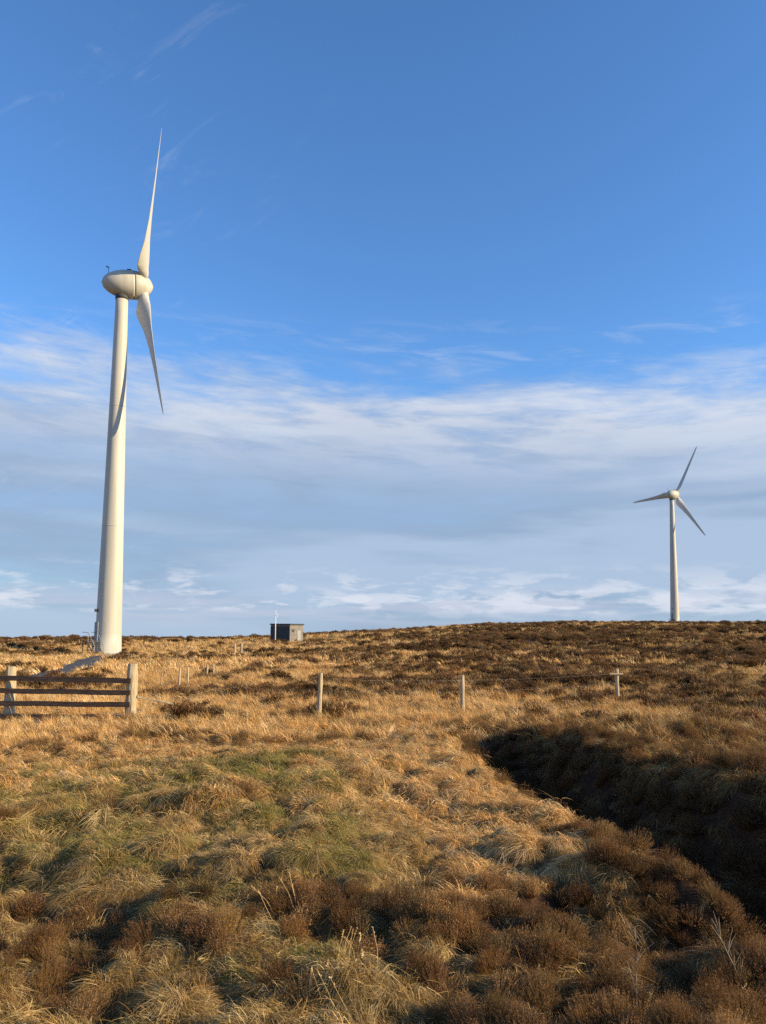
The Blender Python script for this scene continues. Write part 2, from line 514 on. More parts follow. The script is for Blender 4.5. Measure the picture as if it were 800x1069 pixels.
# ------------------------------------------------------------------ vegetation zones
def zones(x, y):
    """weights of gold grass, green grass, heather and a bare-ground mask for points"""
    d = np.hypot(x, y); u = x / np.maximum(y, 0.5)
    s, wd, dp = along(DITCH, x, y, DW, DD)
    n1 = fbm(x, y, 1.6, 61); n2 = fbm(x, y, 6.0, 71); n3 = fbm(x, y, 20.0, 81); n4 = fbm(x, y, 3.2, 91)
    f1, idv, _, _ = tussock(x, y)
    r1, r2, r3 = (np.modf(idv * q)[0] * 2 - 1 for q in (7.13, 17.7, 41.9))
    # dark long-stemmed foreground
    near = 1 - sst(5.0, 6.8, y + 0.9 * n2)
    md = mound(x, y)
    h = near * (0.15 + 0.40 * sst(-0.02, 0.25, u) + 0.75 * n1 + 0.10 * r3)
    gr = near * (0.30 - 0.3 * n4 + 0.3 * r2) * (1 - sst(-0.12, 0.08, u))
    go = near * (0.46 + 0.35 * n4 + 0.42 * r1)
    # olive slope on the left
    m2 = sst(5.0, 6.8, y + 0.9 * n2) * (1 - sst(10.2, 13.0, y + 1.5 * n2 + 9 * (u + 0.1) * (u > -.1)))
    left = 1 - sst(-0.06, 0.04, u + 0.03 * n1)
    h = h + m2 * left * (0.03 + 0.35 * n1 + 0.2 * r3); gr = gr + m2 * left * (0.62 - 0.4 * n4 + 0.4 * r2); go = go + m2 * left * (0.40 + 0.4 * n4 + 0.4 * r1)
    cen = (1 - left) * (s < 0)
    h = h + m2 * cen * (0.10 + 0.3 * n1 + 0.15 * r3); go = go + m2 * cen * 0.85
    dq = d - 26 * np.exp(-((u + 0.2) / 0.09) ** 2) + 8 * sst(-0.08, 0.05, u)
    # golden belt up to and past the fence
    m3 = sst(10.2, 13.0, y + 1.5 * n2 + 9 * (u + 0.1) * (u > -.1)) * (1 - sst(30, 44, dq + 5 * n2))
    go = go + m3 * (0.72 + 0.1 * n4); h = h + m3 * (0.15 + 0.45 * n4 + 0.62 * n2 + 0.14 * sst(20, 26, d) * (u > -.1) + 0.25 * sst(0.1, 0.4, u)); gr = gr + m3 * 0.04
    # far moor: heather with straw strips
    m4 = sst(30, 44, dq + 5 * n2)
    n5 = fbm(x, y, 45.0, 83)
    hb = 0.50 + 0.8 * n3 + 0.7 * n2 + 1.0 * n5 + 0.18 * sst(-0.1, 0.2, u)
    h = h + m4 * hb; go = go + m4 * (0.62 - 0.9 * n3 - 0.6 * n2 - 0.9 * n5 + 0.5 * np.exp(-((u + 0.2) / 0.1) ** 2) * (1 - sst(60, 90, d))); gr = gr + m4 * (0.10 + 0.25 * (1 - sst(-.3, -.2, u)))
    # right of the ditch: brown heather and dull straw
    rt = sst(0.0, 0.4, s - wd) * (1 - sst(14, 20, y)) * (x > 0)
    h = h * (1 - 0.5 * rt) + rt * (0.42 + 0.5 * n1); go = go * (1 - 0.5 * rt) + rt * (0.48 - 0.3 * n1); gr = gr * (1 - rt)
    # the ditch itself and its lip
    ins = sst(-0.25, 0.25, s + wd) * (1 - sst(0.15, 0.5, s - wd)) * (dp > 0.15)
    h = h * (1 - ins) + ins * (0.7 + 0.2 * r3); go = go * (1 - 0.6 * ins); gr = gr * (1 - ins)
    bank_ = sst(-wd - 2.4, -wd - 1.4, s) * (1 - sst(-wd - 0.55, -wd - 0.25, s)) * sst(5.0, 5.7, y) * (1 - sst(11, 13, y))
    go = go + 0.9 * bank_; h = h * (1 - 0.8 * bank_); gr = gr * (1 - bank_)
    lip = np.exp(-((s + wd + 0.12) / 0.38) ** 2) * (y > 4.6) * (1 - sst(6.3, 7.6, y))
    h = h + lip * 1.1; go = go * (1 - 0.7 * lip); gr = gr * (1 - lip)
    # dark peat strip beyond the brace
    pk = np.exp(-(((x + 5.6) / 3.2) ** 2 + ((y - 29.5) / 2.2) ** 2))
    h = h + 1.2 * pk; go = go * (1 - pk)
    tr, = along(TRACK, x, y)
    bare = np.maximum(sst(0.8, 1.6, np.abs(tr) + 0.45 * n1), 0.0 * (1 - sst(0.1, 0.4, np.abs(tr) + 0.2 * n1)))
    bare = bare * (1 - 0.7 * sst(gA.x - 1.5, gA.x - 0.5, x) * (1 - sst(gB.x - 0.4, gB.x + 0.3, x)) * sst(gB.y - 2.6, gB.y - 1.4, y) * (1 - sst(gB.y + 1, gB.y + 2.5, y)))
    for (bx, by) in ((LBASE.x, LBASE.y),):
        bare = bare * sst(3.2, 5.0, np.hypot(x - bx, y - by) + 0.6 * n1)
    bare = bare * sst(2.6, 3.6, np.hypot(x - c.x, y - c.y))
    h, go, gr = (np.clip(v, 0.0, None) for v in (h, go, gr))
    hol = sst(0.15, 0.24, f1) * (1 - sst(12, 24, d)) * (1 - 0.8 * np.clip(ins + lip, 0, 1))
    ins = np.maximum(ins, 0.85 * sst(-0.1, 0.3, s + wd) * (1 - sst(0.6, 1.3, s - wd)) * (dp > 0.15))  # broadened over the right bank, where plant tints carry painted shade
    return go, gr, h, bare, ins, hol

# ------------------------------------------------------------------ ground sheet
def build_ground():
    az = np.concatenate([np.arange(-58, 58, 0.19), np.arange(58, 302, 4.0)])
    rr = np.concatenate([[0.25, 0.8, 1.5], np.exp(np.linspace(np.log(2.0), np.log(330), 430)), np.exp(np.linspace(np.log(340), np.log(7000), 60))])
    A, RR = np.meshgrid(np.radians(az), rr)
    X, Y = RR * np.sin(A), RR * np.cos(A)
    Z = height(X, Y)
    nr, na = X.shape
    co = np.stack([X, Y, Z], -1).reshape(-1, 3)
    i, j = np.meshgrid(np.arange(nr - 1), np.arange(na), indexing='ij')
    a = i * na + j; b = i * na + (j + 1) % na
    quads = np.stack([a, b, b + na, a + na], -1).reshape(-1, 4)
    me = bpy.data.meshes.new('moorland_ground')
    me.vertices.add(len(co)); me.vertices.foreach_set('co', co.ravel())
    me.loops.add(quads.size); me.loops.foreach_set('vertex_index', quads.ravel())
    me.polygons.add(len(quads)); me.polygons.foreach_set('loop_start', np.arange(0, quads.size, 4)); me.polygons.foreach_set('use_smooth', np.ones(len(quads), bool))
    me.update(calc_edges=True)
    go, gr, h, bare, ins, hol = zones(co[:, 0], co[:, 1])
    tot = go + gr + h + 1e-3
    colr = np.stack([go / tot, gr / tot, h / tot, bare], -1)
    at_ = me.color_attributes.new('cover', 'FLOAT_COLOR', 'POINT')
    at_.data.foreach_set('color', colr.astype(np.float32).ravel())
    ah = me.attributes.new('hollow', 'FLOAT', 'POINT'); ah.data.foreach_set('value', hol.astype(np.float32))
    o = bpy.data.objects.new('ground', me); COL.objects.link(o)
    o['kind'] = 'structure'
    m, nt, out = new_mat('moor_ground')
    at2 = N(nt, 'ShaderNodeVertexColor', layer_name='cover')
    sp = N(nt, 'ShaderNodeSeparateColor'); nt.links.new(at2.outputs[0], sp.inputs[0])
    geo = N(nt, 'ShaderNodeNewGeometry')
    def nz(sc, det=8):
        n = N(nt, 'ShaderNodeTexNoise'); n.inputs['Scale'].default_value = sc; n.inputs['Detail'].default_value = det; n.inputs['Roughness'].default_value = 0.65
        nt.links.new(geo.outputs['Position'], n.inputs[0]); return n.outputs[0]
    f1, f2, f3 = nz(0.35), nz(4.0), nz(22.0)
    gold = mixc(nt, smooth(nt, f2, .35, .65), (0.20, 0.125, 0.048), (0.36, 0.235, 0.09))
    green = mixc(nt, smooth(nt, f2, .35, .65), (0.07, 0.062, 0.022), (0.13, 0.11, 0.04))
    hea = mixc(nt, smooth(nt, f2, .35, .65), (0.035, 0.021, 0.014), (0.105, 0.056, 0.031))
    k1 = mixc(nt, sp.outputs[1], gold, green)
    k2 = mixc(nt, smooth(nt, mathn(nt, 'ADD', sp.outputs[2], mathn(nt, 'MULTIPLY', mathn(nt, 'SUBTRACT', f1, 0.5), 0.9)), .35, .65), k1, hea)
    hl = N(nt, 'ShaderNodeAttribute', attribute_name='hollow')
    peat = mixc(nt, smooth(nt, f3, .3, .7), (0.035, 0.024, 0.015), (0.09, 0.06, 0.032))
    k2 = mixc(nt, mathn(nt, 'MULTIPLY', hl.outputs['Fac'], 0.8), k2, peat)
    grav = mixc(nt, smooth(nt, f3, .35, .65), (0.13, 0.125, 0.125), (0.24, 0.23, 0.22))
    k3 = mixc(nt, smooth(nt, at2.outputs[1], 0.25, 0.75), grav, k2)
    p = N(nt, 'ShaderNodeBsdfPrincipled'); p.inputs['Roughness'].default_value = 0.95; p.inputs['Specular IOR Level'].default_value = 0.1
    nt.links.new(k3, p.inputs['Base Color'])
    bp = N(nt, 'ShaderNodeBump'); bp.inputs['Strength'].default_value = 0.9; bp.inputs['Distance'].default_value = 0.15
    nt.links.new(mathn(nt, 'ADD', f2, mathn(nt, 'MULTIPLY', f3, .35)), bp.inputs['Height']); nt.links.new(bp.outputs[0], p.inputs['Normal'])
    nt.links.new(p.outputs[0], out.inputs[0])
    me.materials.append(m)
    return o
build_ground()

# track surface: a gravel sheet just over the terrain
def build_track():
    bm = bmesh.new()
    pts = []
    for i in range(len(TRACK) - 1):
        for k in range(16):
            pts.append(TRACK[i] * (1 - k / 16) + TRACK[i + 1] * (k / 16))
    pts.append(TRACK[-1])
    pts = np.array(pts)
    for _ in range(12): pts[1:-1] = (pts[:-2] + pts[1:-1] * 2 + pts[2:]) / 4
    rows = []
    for i, q in enumerate(pts):
        t = pts[min(i + 1, len(pts) - 1)] - pts[max(i - 1, 0)]; t /= np.linalg.norm(t); nn = np.array([t[1], -t[0]])
        row = []
        for k in range(-4, 5):
            e = q + nn * k * 0.28 * (1 + (abs(k) == 4) * 0.25 * float(noise(np.array([q[0]]), np.array([q[1]]), 1.1, 131)[0]))
            row.append(bm.verts.new((e[0], e[1], hz(*e) + 0.05 - 0.03 * (abs(k) in (2,)) - (0.12 if abs(k) == 4 else 0))))
        rows.append(row)
    for i in range(len(rows) - 1):
        for k in range(8): bm.faces.new((rows[i][k], rows[i][k + 1], rows[i + 1][k + 1], rows[i + 1][k]))
    o = link('gravel_track', bm, surface_mat('track_gravel', (0.05, 0.05, 0.054), (0.10, 0.098, 0.098), 9, 0.95, 0.8), None, True)
    o['kind'] = 'structure'
build_track()

# ------------------------------------------------------------------ vegetation prototypes
def veg_mat(name, transl=0.25, var=0.35):
    m, nt, out = new_mat(name)
    ti = N(nt, 'ShaderNodeAttribute', attribute_name='tint', attribute_type='INSTANCER')
    bl = N(nt, 'ShaderNodeAttribute', attribute_name='shade', attribute_type='GEOMETRY')
    v = N(nt, 'ShaderNodeHueSaturation')
    nt.links.new(ti.outputs['Color'], v.inputs['Color'])
    nt.links.new(smooth(nt, bl.outputs['Fac'], 0, 1, 1 - var, 1 + var * 1.3), v.inputs['Value'])
    nt.links.new(smooth(nt, bl.outputs['Fac'], 0, 1, 1.1, 0.85), v.inputs['Saturation'])
    di = N(nt, 'ShaderNodeBsdfDiffuse'); tr = N(nt, 'ShaderNodeBsdfTranslucent'); mx = N(nt, 'ShaderNodeMixShader')
    mx.inputs[0].default_value = transl
    nt.links.new(v.outputs[0], di.inputs[0]); nt.links.new(v.outputs[0], tr.inputs[0])
    nt.links.new(di.outputs[0], mx.inputs[1]); nt.links.new(tr.outputs[0], mx.inputs[2]); nt.links.new(mx.outputs[0], out.inputs[0])
    return m
M_grass = veg_mat('grass_blades', 0.25, 0.38)
M_heath = veg_mat('heather_shoots', 0.22, 0.5)

def mesh_from(name, V, Fc, shade, mat):
    me = bpy.data.meshes.new(name); me.from_pydata(V, [], Fc); me.update()
    a = me.attributes.new('shade', 'FLOAT', 'POINT'); a.data.foreach_set('value', np.array(shade, np.float32))
    me.materials.append(mat)
    return me

def grass_tuft(seed, n, rad, hmin, hmax, wid, lean, droop, seg=4):
    rnd = random.Random(seed); V, Fc, S = [], [], []
    for b in range(n):
        a = rnd.uniform(0, 2 * math.pi); rr = rad * math.sqrt(rnd.random())
        x0, y0 = rr * math.cos(a), rr * math.sin(a)
        L = rnd.uniform(hmin, hmax); w = wid * rnd.uniform(0.6, 1.3)
        da = a + rnd.gauss(0, 0.9)
        dx, dy = math.cos(da) * rnd.uniform(0.1, 0.6) - lean * rnd.uniform(0.4, 1.3), math.sin(da) * rnd.uniform(0.1, 0.6) - 0.15 * lean
        dr = droop * rnd.uniform(0.5, 1.5)
        sd = rnd.random(); sx, sy = -dy, dx; sl = math.hypot(sx, sy) + 1e-6; fa = rnd.gauss(0, 0.7)
        sx, sy = (sx * math.cos(fa) - sy * math.sin(fa)) / sl, (sx * math.sin(fa) + sy * math.cos(fa)) / sl
        base = len(V); p = [x0, y0, -0.03]; vx, vy, vz = dx * 0.5, dy * 0.5, 1.0
        snap = rnd.randint(2, seg) if rnd.random() < 0.22 else 99      # some blades are broken
        for k in range(seg + 1):
            if k == snap: vx, vy, vz = vx + rnd.gauss(0, 1.1), vy + rnd.gauss(0, 1.1), vz - rnd.uniform(.4, 1.3)
            t = k / seg; ww = w * (1 - t) ** 0.6 * 0.5 + 0.0004
            V.append((p[0] - sx * ww, p[1] - sy * ww, p[2])); V.append((p[0] + sx * ww, p[1] + sy * ww, p[2])); S += [sd, sd]
            l = math.sqrt(vx * vx + vy * vy + vz * vz); st = L / seg
            p = [p[0] + vx / l * st, p[1] + vy / l * st, p[2] + vz / l * st]
            vx += dx * dr * 0.55; vy += dy * dr * 0.55; vz -= dr * 0.33
        for k in range(seg):
            q = base + 2 * k; Fc.append((q, q + 1, q + 3, q + 2))
    return mesh_from('grass_tuft', V, Fc, S, M_grass)

def heather_bush(seed, n, rad, hgt, leaf, shoots=9):
    rnd = random.Random(seed); V, Fc, S = [], [], []
    for b in range(n):
        a = rnd.uniform(0, 2 * math.pi); q = math.sqrt(rnd.random())
        ex, ey = rad * q * math.cos(a), rad * q * math.sin(a)
        top = hgt * (1 - 0.55 * q * q) * rnd.uniform(0.62, 1.12)
        x0, y0 = ex * 0.35, ey * 0.35
        sd = rnd.random(); w = leaf * 0.35
        # stem
        i = len(V); V += [(x0 - w * .4, y0, -0.02), (x0 + w * .4, y0, -0.02), (ex + w * .3, ey, top), (ex - w * .3, ey, top)]
        S += [0.15] * 4; Fc.append((i, i + 1, i + 2, i + 3))
        for k in range(shoots):                              # small shoots up the stem
            t = rnd.uniform(0.45, 1.03)
            px, py, pz = x0 + (ex - x0) * t, y0 + (ey - y0) * t, top * t
            aa = rnd.uniform(0, 2 * math.pi); l = leaf * rnd.uniform(0.7, 1.7); up = rnd.uniform(0.2, 1.3) * l
            cx, cy = math.cos(aa), math.sin(aa)
            ww = leaf * rnd.uniform(.18, .34); i = len(V)
            V += [(px - cy * ww, py + cx * ww, pz), (px + cy * ww, py - cx * ww, pz), (px + cx * l, py + cy * l, pz + up)]
            s2 = min(1, max(0, sd * .55 + .45 * rnd.random())); S += [s2] * 3; Fc.append((i, i + 1, i + 2))
    return mesh_from('heather_bush', V, Fc, S, M_heath)

def stalk_bunch(seed, n):
    rnd = random.Random(seed); V, Fc, S = [], [], []
    for b in range(n):
        x, y = rnd.gauss(0, .1), rnd.gauss(0, .1); L = rnd.uniform(.2, .38); lx, ly = rnd.gauss(-.12, .22), rnd.gauss(0, .2)
        w = .0015; sd = rnd.uniform(.5, 1); i = len(V)
        for t in (0, .5, 1):
            V += [(x + lx * t * t * L - w, y + ly * t * L, L * t), (x + lx * t * t * L + w, y + ly * t * L, L * t)]; S += [sd, sd]
        Fc += [(i, i + 1, i + 3, i + 2), (i + 2, i + 3, i + 5, i + 4)]
        for k in range(10):                                  # dry seed head
            t = rnd.uniform(.86, 1.02); px, py, pz = x + lx * t * t * L, y + ly * t * L, L * t
            j = len(V); aa = rnd.uniform(0, 6.28); l = rnd.uniform(.006, .013)
            V += [(px, py, pz - .004), (px, py, pz + .006), (px + math.cos(aa) * l, py + math.sin(aa) * l, pz + l * .8)]; S += [sd] * 3; Fc.append((j, j + 1, j + 2))
    return mesh_from('stalk_bunch', V, Fc, S, M_grass)

def coll_of(name, meshes):
    cl = bpy.data.collections.new(name)
    for i, me in enumerate(meshes):
        cl.objects.link(bpy.data.objects.new('%s_%02d' % (name, i), me))
    return cl

C_near = coll_of('near_tufts', [grass_tuft(100 + i, 110, 0.12, 0.20, 0.46, 0.0045, 0.75, 1.5, 6) for i in range(6)])
C_mid = coll_of('mid_tufts', [grass_tuft(200 + i, 70, 0.17, 0.22, 0.46, 0.010, 0.6, 0.8, 4) for i in range(5)])
C_far = coll_of('far_tufts', [grass_tuft(300 + i, 60, 0.42, 0.25, 0.52, 0.034, 0.5, 0.7, 3) for i in range(4)])
C_hnear = coll_of('near_heather', [heather_bush(400 + i, 260, 0.22, 0.28, 0.0085, 15) for i in range(5)])
C_hfar = coll_of('far_heather', [heather_bush(500 + i, 190, 0.55, 0.46, 0.055) for i in range(4)])
C_stalk = coll_of('stalks', [stalk_bunch(600 + i, 7) for i in range(4)])

def scatter(name, coll, nproto, pts, rot, scl, tint, label, cat):
    me = bpy.data.meshes.new(name)
    n = len(pts)
    me.vertices.add(n); me.vertices.foreach_set('co', pts.astype(np.float32).ravel())
    def attr(nm, typ, fld, arr):
        a = me.attributes.new(nm, typ, 'POINT'); a.data.foreach_set(fld, arr.ravel())
    attr('rot', 'FLOAT_VECTOR', 'vector', rot.astype(np.float32))
    attr('scl', 'FLOAT_VECTOR', 'vector', scl.astype(np.float32))
    attr('pick', 'INT', 'value', rng.integers(0, nproto, n).astype(np.int32))
    attr('tint', 'FLOAT_COLOR', 'color', np.concatenate([tint, np.ones((n, 1))], 1).astype(np.float32))
    o = bpy.data.objects.new(name, me); COL.objects.link(o)
    tag(o, label, cat, None, 'stuff')
    ng = bpy.data.node_groups.new(name + '_scatter', 'GeometryNodeTree')
    ng.interface.new_socket('Geometry', in_out='INPUT', socket_type='NodeSocketGeometry')
    ng.interface.new_socket('Geometry', in_out='OUTPUT', socket_type='NodeSocketGeometry')
    gi, go_ = ng.nodes.new('NodeGroupInput'), ng.nodes.new('NodeGroupOutput')
    ci = ng.nodes.new('GeometryNodeCollectionInfo'); ci.inputs['Collection'].default_value = coll
    ci.inputs['Separate Children'].default_value = True; ci.inputs['Reset Children'].default_value = True
    ip = ng.nodes.new('GeometryNodeInstanceOnPoints'); ip.inputs['Pick Instance'].default_value = True
    def na(nm, typ):
        q = ng.nodes.new('GeometryNodeInputNamedAttribute'); q.data_type = typ; q.inputs['Name'].default_value = nm; return q.outputs['Attribute']
    e2r = ng.nodes.new('FunctionNodeEulerToRotation')
    L = ng.links.new
    L(gi.outputs[0], ip.inputs['Points']); L(ci.outputs[0], ip.inputs['Instance']); L(na('pick', 'INT'), ip.inputs['Instance Index'])
    L(na('rot', 'FLOAT_VECTOR'), e2r.inputs[0]); L(e2r.outputs[0], ip.inputs['Rotation']); L(na('scl', 'FLOAT_VECTOR'), ip.inputs['Scale'])
    L(ip.outputs[0], go_.inputs[0])
    md = o.modifiers.new('scatter', 'NODES'); md.node_group = ng
    return o

def sample(d0, d1, dens, half=33.0):
    """random points over an annulus sector in front of the camera"""
    hr = R(half); area = hr * (d1 * d1 - d0 * d0); n = int(area * dens)
    d = np.sqrt(rng.uniform(d0 * d0, d1 * d1, n)); a = rng.uniform(-hr, hr, n)
    return d * np.sin(a), d * np.cos(a)

GOLD = np.array([[0.7, 0.445, 0.17], [0.66, 0.375, 0.125], [0.74, 0.52, 0.245], [0.57, 0.315, 0.105]])
DULL = np.array([[0.46, 0.3, 0.115], [0.38, 0.225, 0.08], [0.56, 0.41, 0.18], [0.3, 0.2, 0.072]])
OLIVE = np.array([[0.26, 0.225, 0.06], [0.34, 0.28, 0.08], [0.19, 0.175, 0.048], [0.42, 0.32, 0.1]])
HEATH = np.array([[0.4, 0.21, 0.085], [0.5, 0.29, 0.12], [0.29, 0.15, 0.066], [0.42, 0.27, 0.11]])
DARKH = np.array([[0.135, 0.075, 0.038], [0.17, 0.092, 0.045], [0.09, 0.06, 0.032], [0.145, 0.09, 0.046]])

def pick(pal, n):
    a = pal[rng.integers(0, len(pal), n)]; b = pal[rng.integers(0, len(pal), n)]; t = rng.random((n, 1))
    return (a * t + b * (1 - t)) * rng.uniform(0.85, 1.15, (n, 1))

def layer(name, coll, nproto, bands, which, label, cat, zscale=1.0, tilt=0.26, sc=(0.75, 1.25), sink=0.02):
    P, RT, SC, TI = [], [], [], []
    for d0, d1, dens, half, mul in bands:
        x, y = sample(d0, d1, dens, half)
        go, gr, h, bare, ins, hol = zones(x, y)
        tot = go + gr + h + 1e-3
        clump = 0.55 + 0.9 * np.clip(0.5 + fbm(x, y, 0.55 * mul ** 1.2, 151), 0, 1)
        w = {'gold': go, 'green': gr, 'heath': h}[which] / tot
        w = sst(0.17, 0.56, w) * clump * bare * (1 - (0.9 if which != 'heath' else 0.3) * hol)
        if which == 'heath':
            w = np.where((y < 9) & (ins < 0.3), 0.62, 1.0) * w * (0.55 + 0.75 * np.clip(0.6 + noise(x, y, 0.22, 155), 0, 1))
        elif which == 'gold':
            w = np.maximum(w, 0.16 * (y < 9) * bare)            # straw blades grow up through the heather
        keep = rng.random(len(x)) < w
        x, y, ins = x[keep], y[keep], ins[keep]; n = len(x)
        d = np.hypot(x, y)
        if which == 'gold':
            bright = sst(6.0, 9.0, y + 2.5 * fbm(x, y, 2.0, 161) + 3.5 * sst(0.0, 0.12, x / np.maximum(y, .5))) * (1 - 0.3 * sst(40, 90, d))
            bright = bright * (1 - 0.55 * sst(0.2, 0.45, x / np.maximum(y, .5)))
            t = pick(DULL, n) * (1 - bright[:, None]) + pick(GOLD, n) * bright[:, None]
            t = t * (1 - 0.5 * ins[:, None])                # ditch shade painted into the grass tint
        elif which == 'green':
            t = pick(OLIVE, n)
            dd = np.clip(0.5 + fbm(x, y, 0.9, 171), 0, 1)[:, None]
            t = t * dd + (t * 0.55 + pick(DULL, n) * 0.45) * (1 - dd)
        else:
            k = np.clip(0.55 + 0.9 * fbm(x, y, 1.5 * mul, 181), 0, 1) * (1 - 0.75 * sst(-0.1, 0.35, fbm(x, y * 0.6, 9.0, 185)) * (d > 22))
            k = k * np.where(d > 24, 0.85, 1.0)
            k = k[:, None]
            k = k * (1 - 0.55 * ins[:, None])  # heather tint also darkened to deepen the ditch shadow
            t = pick(DARKH, n) * (1 - k) * np.where(d > 24, 0.85, 1.0)[:, None] + pick(HEATH, n) * k
        s = rng.uniform(*sc, n) * mul * (0.8 + 0.35 * np.clip(0.5 + fbm(x, y, 0.8 * mul, 191), 0, 1))
        P.append(np.stack([x, y, height(x, y) - sink * mul], -1))
        f1, idv, ox, oy = tussock(x, y)
        nr_ = 1 - sst(10, 22, d)                              # tussock blades hang outwards and downwind
        rad_ = np.hypot(ox, oy) + 1e-4; kk = nr_ * np.clip(rad_ / 0.12, 0, 1) * 1.1
        lx, ly = ox / rad_ * kk - 0.75, oy / rad_ * kk - 0.12
        yaw_ = np.arctan2(-ly, -lx) + rng.normal(0, 0.8, n)
        out_ = -np.clip(rad_ / 0.17, 0, 1) * 0.5 * nr_
        RT.append(np.stack([rng.normal(0, tilt, n), rng.normal(-tilt * 0.7, tilt, n) + (out_ if which != 'heath' else 0.12 * out_), yaw_ if which != 'heath' else rng.uniform(0, 6.28, n) * (1 - nr_) + yaw_ * nr_], -1))
        SC.append(np.stack([s, s, s * zscale * (rng.uniform(0.8, 1.2, n) if which != 'heath' else rng.uniform(0.55, 1.4, n))], -1)); TI.append(t)
    P, RT, SC, TI = map(np.concatenate, (P, RT, SC, TI))
    print('scatter', name, len(P))
    return scatter(name, coll, nproto, P, RT, SC, TI, label, cat)

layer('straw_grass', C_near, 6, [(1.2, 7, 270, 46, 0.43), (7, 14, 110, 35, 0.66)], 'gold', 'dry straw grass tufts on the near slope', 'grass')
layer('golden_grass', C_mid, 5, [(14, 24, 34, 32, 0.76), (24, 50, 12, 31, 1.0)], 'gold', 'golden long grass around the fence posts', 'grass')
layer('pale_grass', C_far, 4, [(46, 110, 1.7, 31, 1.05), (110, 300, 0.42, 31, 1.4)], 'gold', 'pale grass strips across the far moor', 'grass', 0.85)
layer('green_grass', C_near, 6, [(1.2, 7, 250, 46, 0.42), (7, 14, 125, 35, 0.60)], 'green', 'olive green grass on the near left slope', 'grass', 0.9)
layer('olive_grass', C_far, 4, [(14, 46, 5.0, 32, 0.55), (46, 120, 1.2, 31, 0.9)], 'green', 'thin olive grass beside the track', 'grass', 0.8)
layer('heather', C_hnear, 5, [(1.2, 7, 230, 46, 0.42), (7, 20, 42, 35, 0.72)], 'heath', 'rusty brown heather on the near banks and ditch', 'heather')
layer('far_heather', C_hfar, 4, [(18, 50, 3.6, 32, 0.75), (50, 120, 1.35, 31, 1.0), (120, 300, 0.36, 31, 1.5)], 'heath', 'dark brown heather over the far moor and hill', 'heather', 0.85)

x, y = sample(2.2, 6, 0.6, 42)
k = rng.random(len(x)) < (1 - sst(4.2, 5.6, y)) * 0.8
x, y = x[k], y[k]; n = len(x)
scatter('dry_stalks', C_stalk, 4, np.stack([x, y, height(x, y)], -1), np.stack([rng.normal(0, .2, n), rng.normal(-.1, .2, n), rng.uniform(0, 6.28, n)], -1),
        np.repeat(rng.uniform(.5, .9, (n, 1)), 3, 1), pick(DULL * 1.15, n), 'thin dry flower stalks among the near heather', 'stalks')

# individual bare stems that stand out at the lower right
def twig(px, py, h, lean, lab, seed):
    rnd = random.Random(seed); g = at(px, py)
    bm = bmesh.new(); pts = []
    for i in range(7):
        t = i / 6; pts.append(Vector((lean * h * t * t + rnd.gauss(0, .006), rnd.gauss(0, .006), h * t - 0.05)))
    tube(bm, pts, [0.004 - 0.0025 * i / 6 for i in range(7)], 6)
    for i in (2, 3, 4, 5):
        for q in range(3):
            d = Vector((rnd.uniform(-1, 1), rnd.uniform(-.6, .6), rnd.uniform(.5, 1))).normalized() * rnd.uniform(.05, .14)
            tube(bm, [pts[i], pts[i] + d * .5 + Vector((0, 0, .01)), pts[i] + d], [.0018, .0013, .0007], 5)
    o = link('bare_twig', bm, M_stalk); o.location = g
    tag(o, lab, 'twig', 'bare twigs in the near heather')
twig(667, 1062, 0.42, -0.03, 'straight pale bare stem standing in the dark hollow below the heather mound', 1)
twig(775, 1040, 0.36, -0.35, 'bent bare twig at the bottom right corner leaning left', 2)

# ------------------------------------------------------------------ sun and sky
SUN_AZ, SUN_EL = 104.0, 20.0
sd = Vector((math.sin(R(SUN_AZ)) * math.cos(R(SUN_EL)), math.cos(R(SUN_AZ)) * math.cos(R(SUN_EL)), math.sin(R(SUN_EL))))
sl = bpy.data.lights.new('sun', 'SUN'); sl.energy = 4.9; sl.angle = R(0.53); sl.color = (1.0, 0.79, 0.47)
so = bpy.data.objects.new('sun', sl); COL.objects.link(so); so.rotation_euler = sd.to_track_quat('Z', 'Y').to_euler(); so.location = sd * 60

w = bpy.data.worlds.new('World'); scene.world = w; w.use_nodes = True
nt = w.node_tree; nt.nodes.clear()
out = nt.nodes.new('ShaderNodeOutputWorld'); bg = nt.nodes.new('ShaderNodeBackground'); nt.links.new(bg.outputs[0], out.inputs[0])
sky = nt.nodes.new('ShaderNodeTexSky'); sky.sky_type = 'NISHITA'; sky.sun_disc = False
sky.sun_elevation = R(SUN_EL); sky.sun_rotation = R(SUN_AZ); sky.air_density = 1.0; sky.dust_density = 0.4; sky.ozone_density = 2.6; sky.altitude = 200
bg.inputs[1].default_value = 0.15
tc = nt.nodes.new('ShaderNodeTexCoord'); sx = nt.nodes.new('ShaderNodeSeparateXYZ'); nt.links.new(tc.outputs['Generated'], sx.inputs[0])
el = mathn(nt, 'MULTIPLY', mathn(nt, 'ARCSINE', sx.outputs[2]), 57.2958)
az = mathn(nt, 'MULTIPLY', mathn(nt, 'ARCTAN2', sx.outputs[0], sx.outputs[1]), 57.2958)
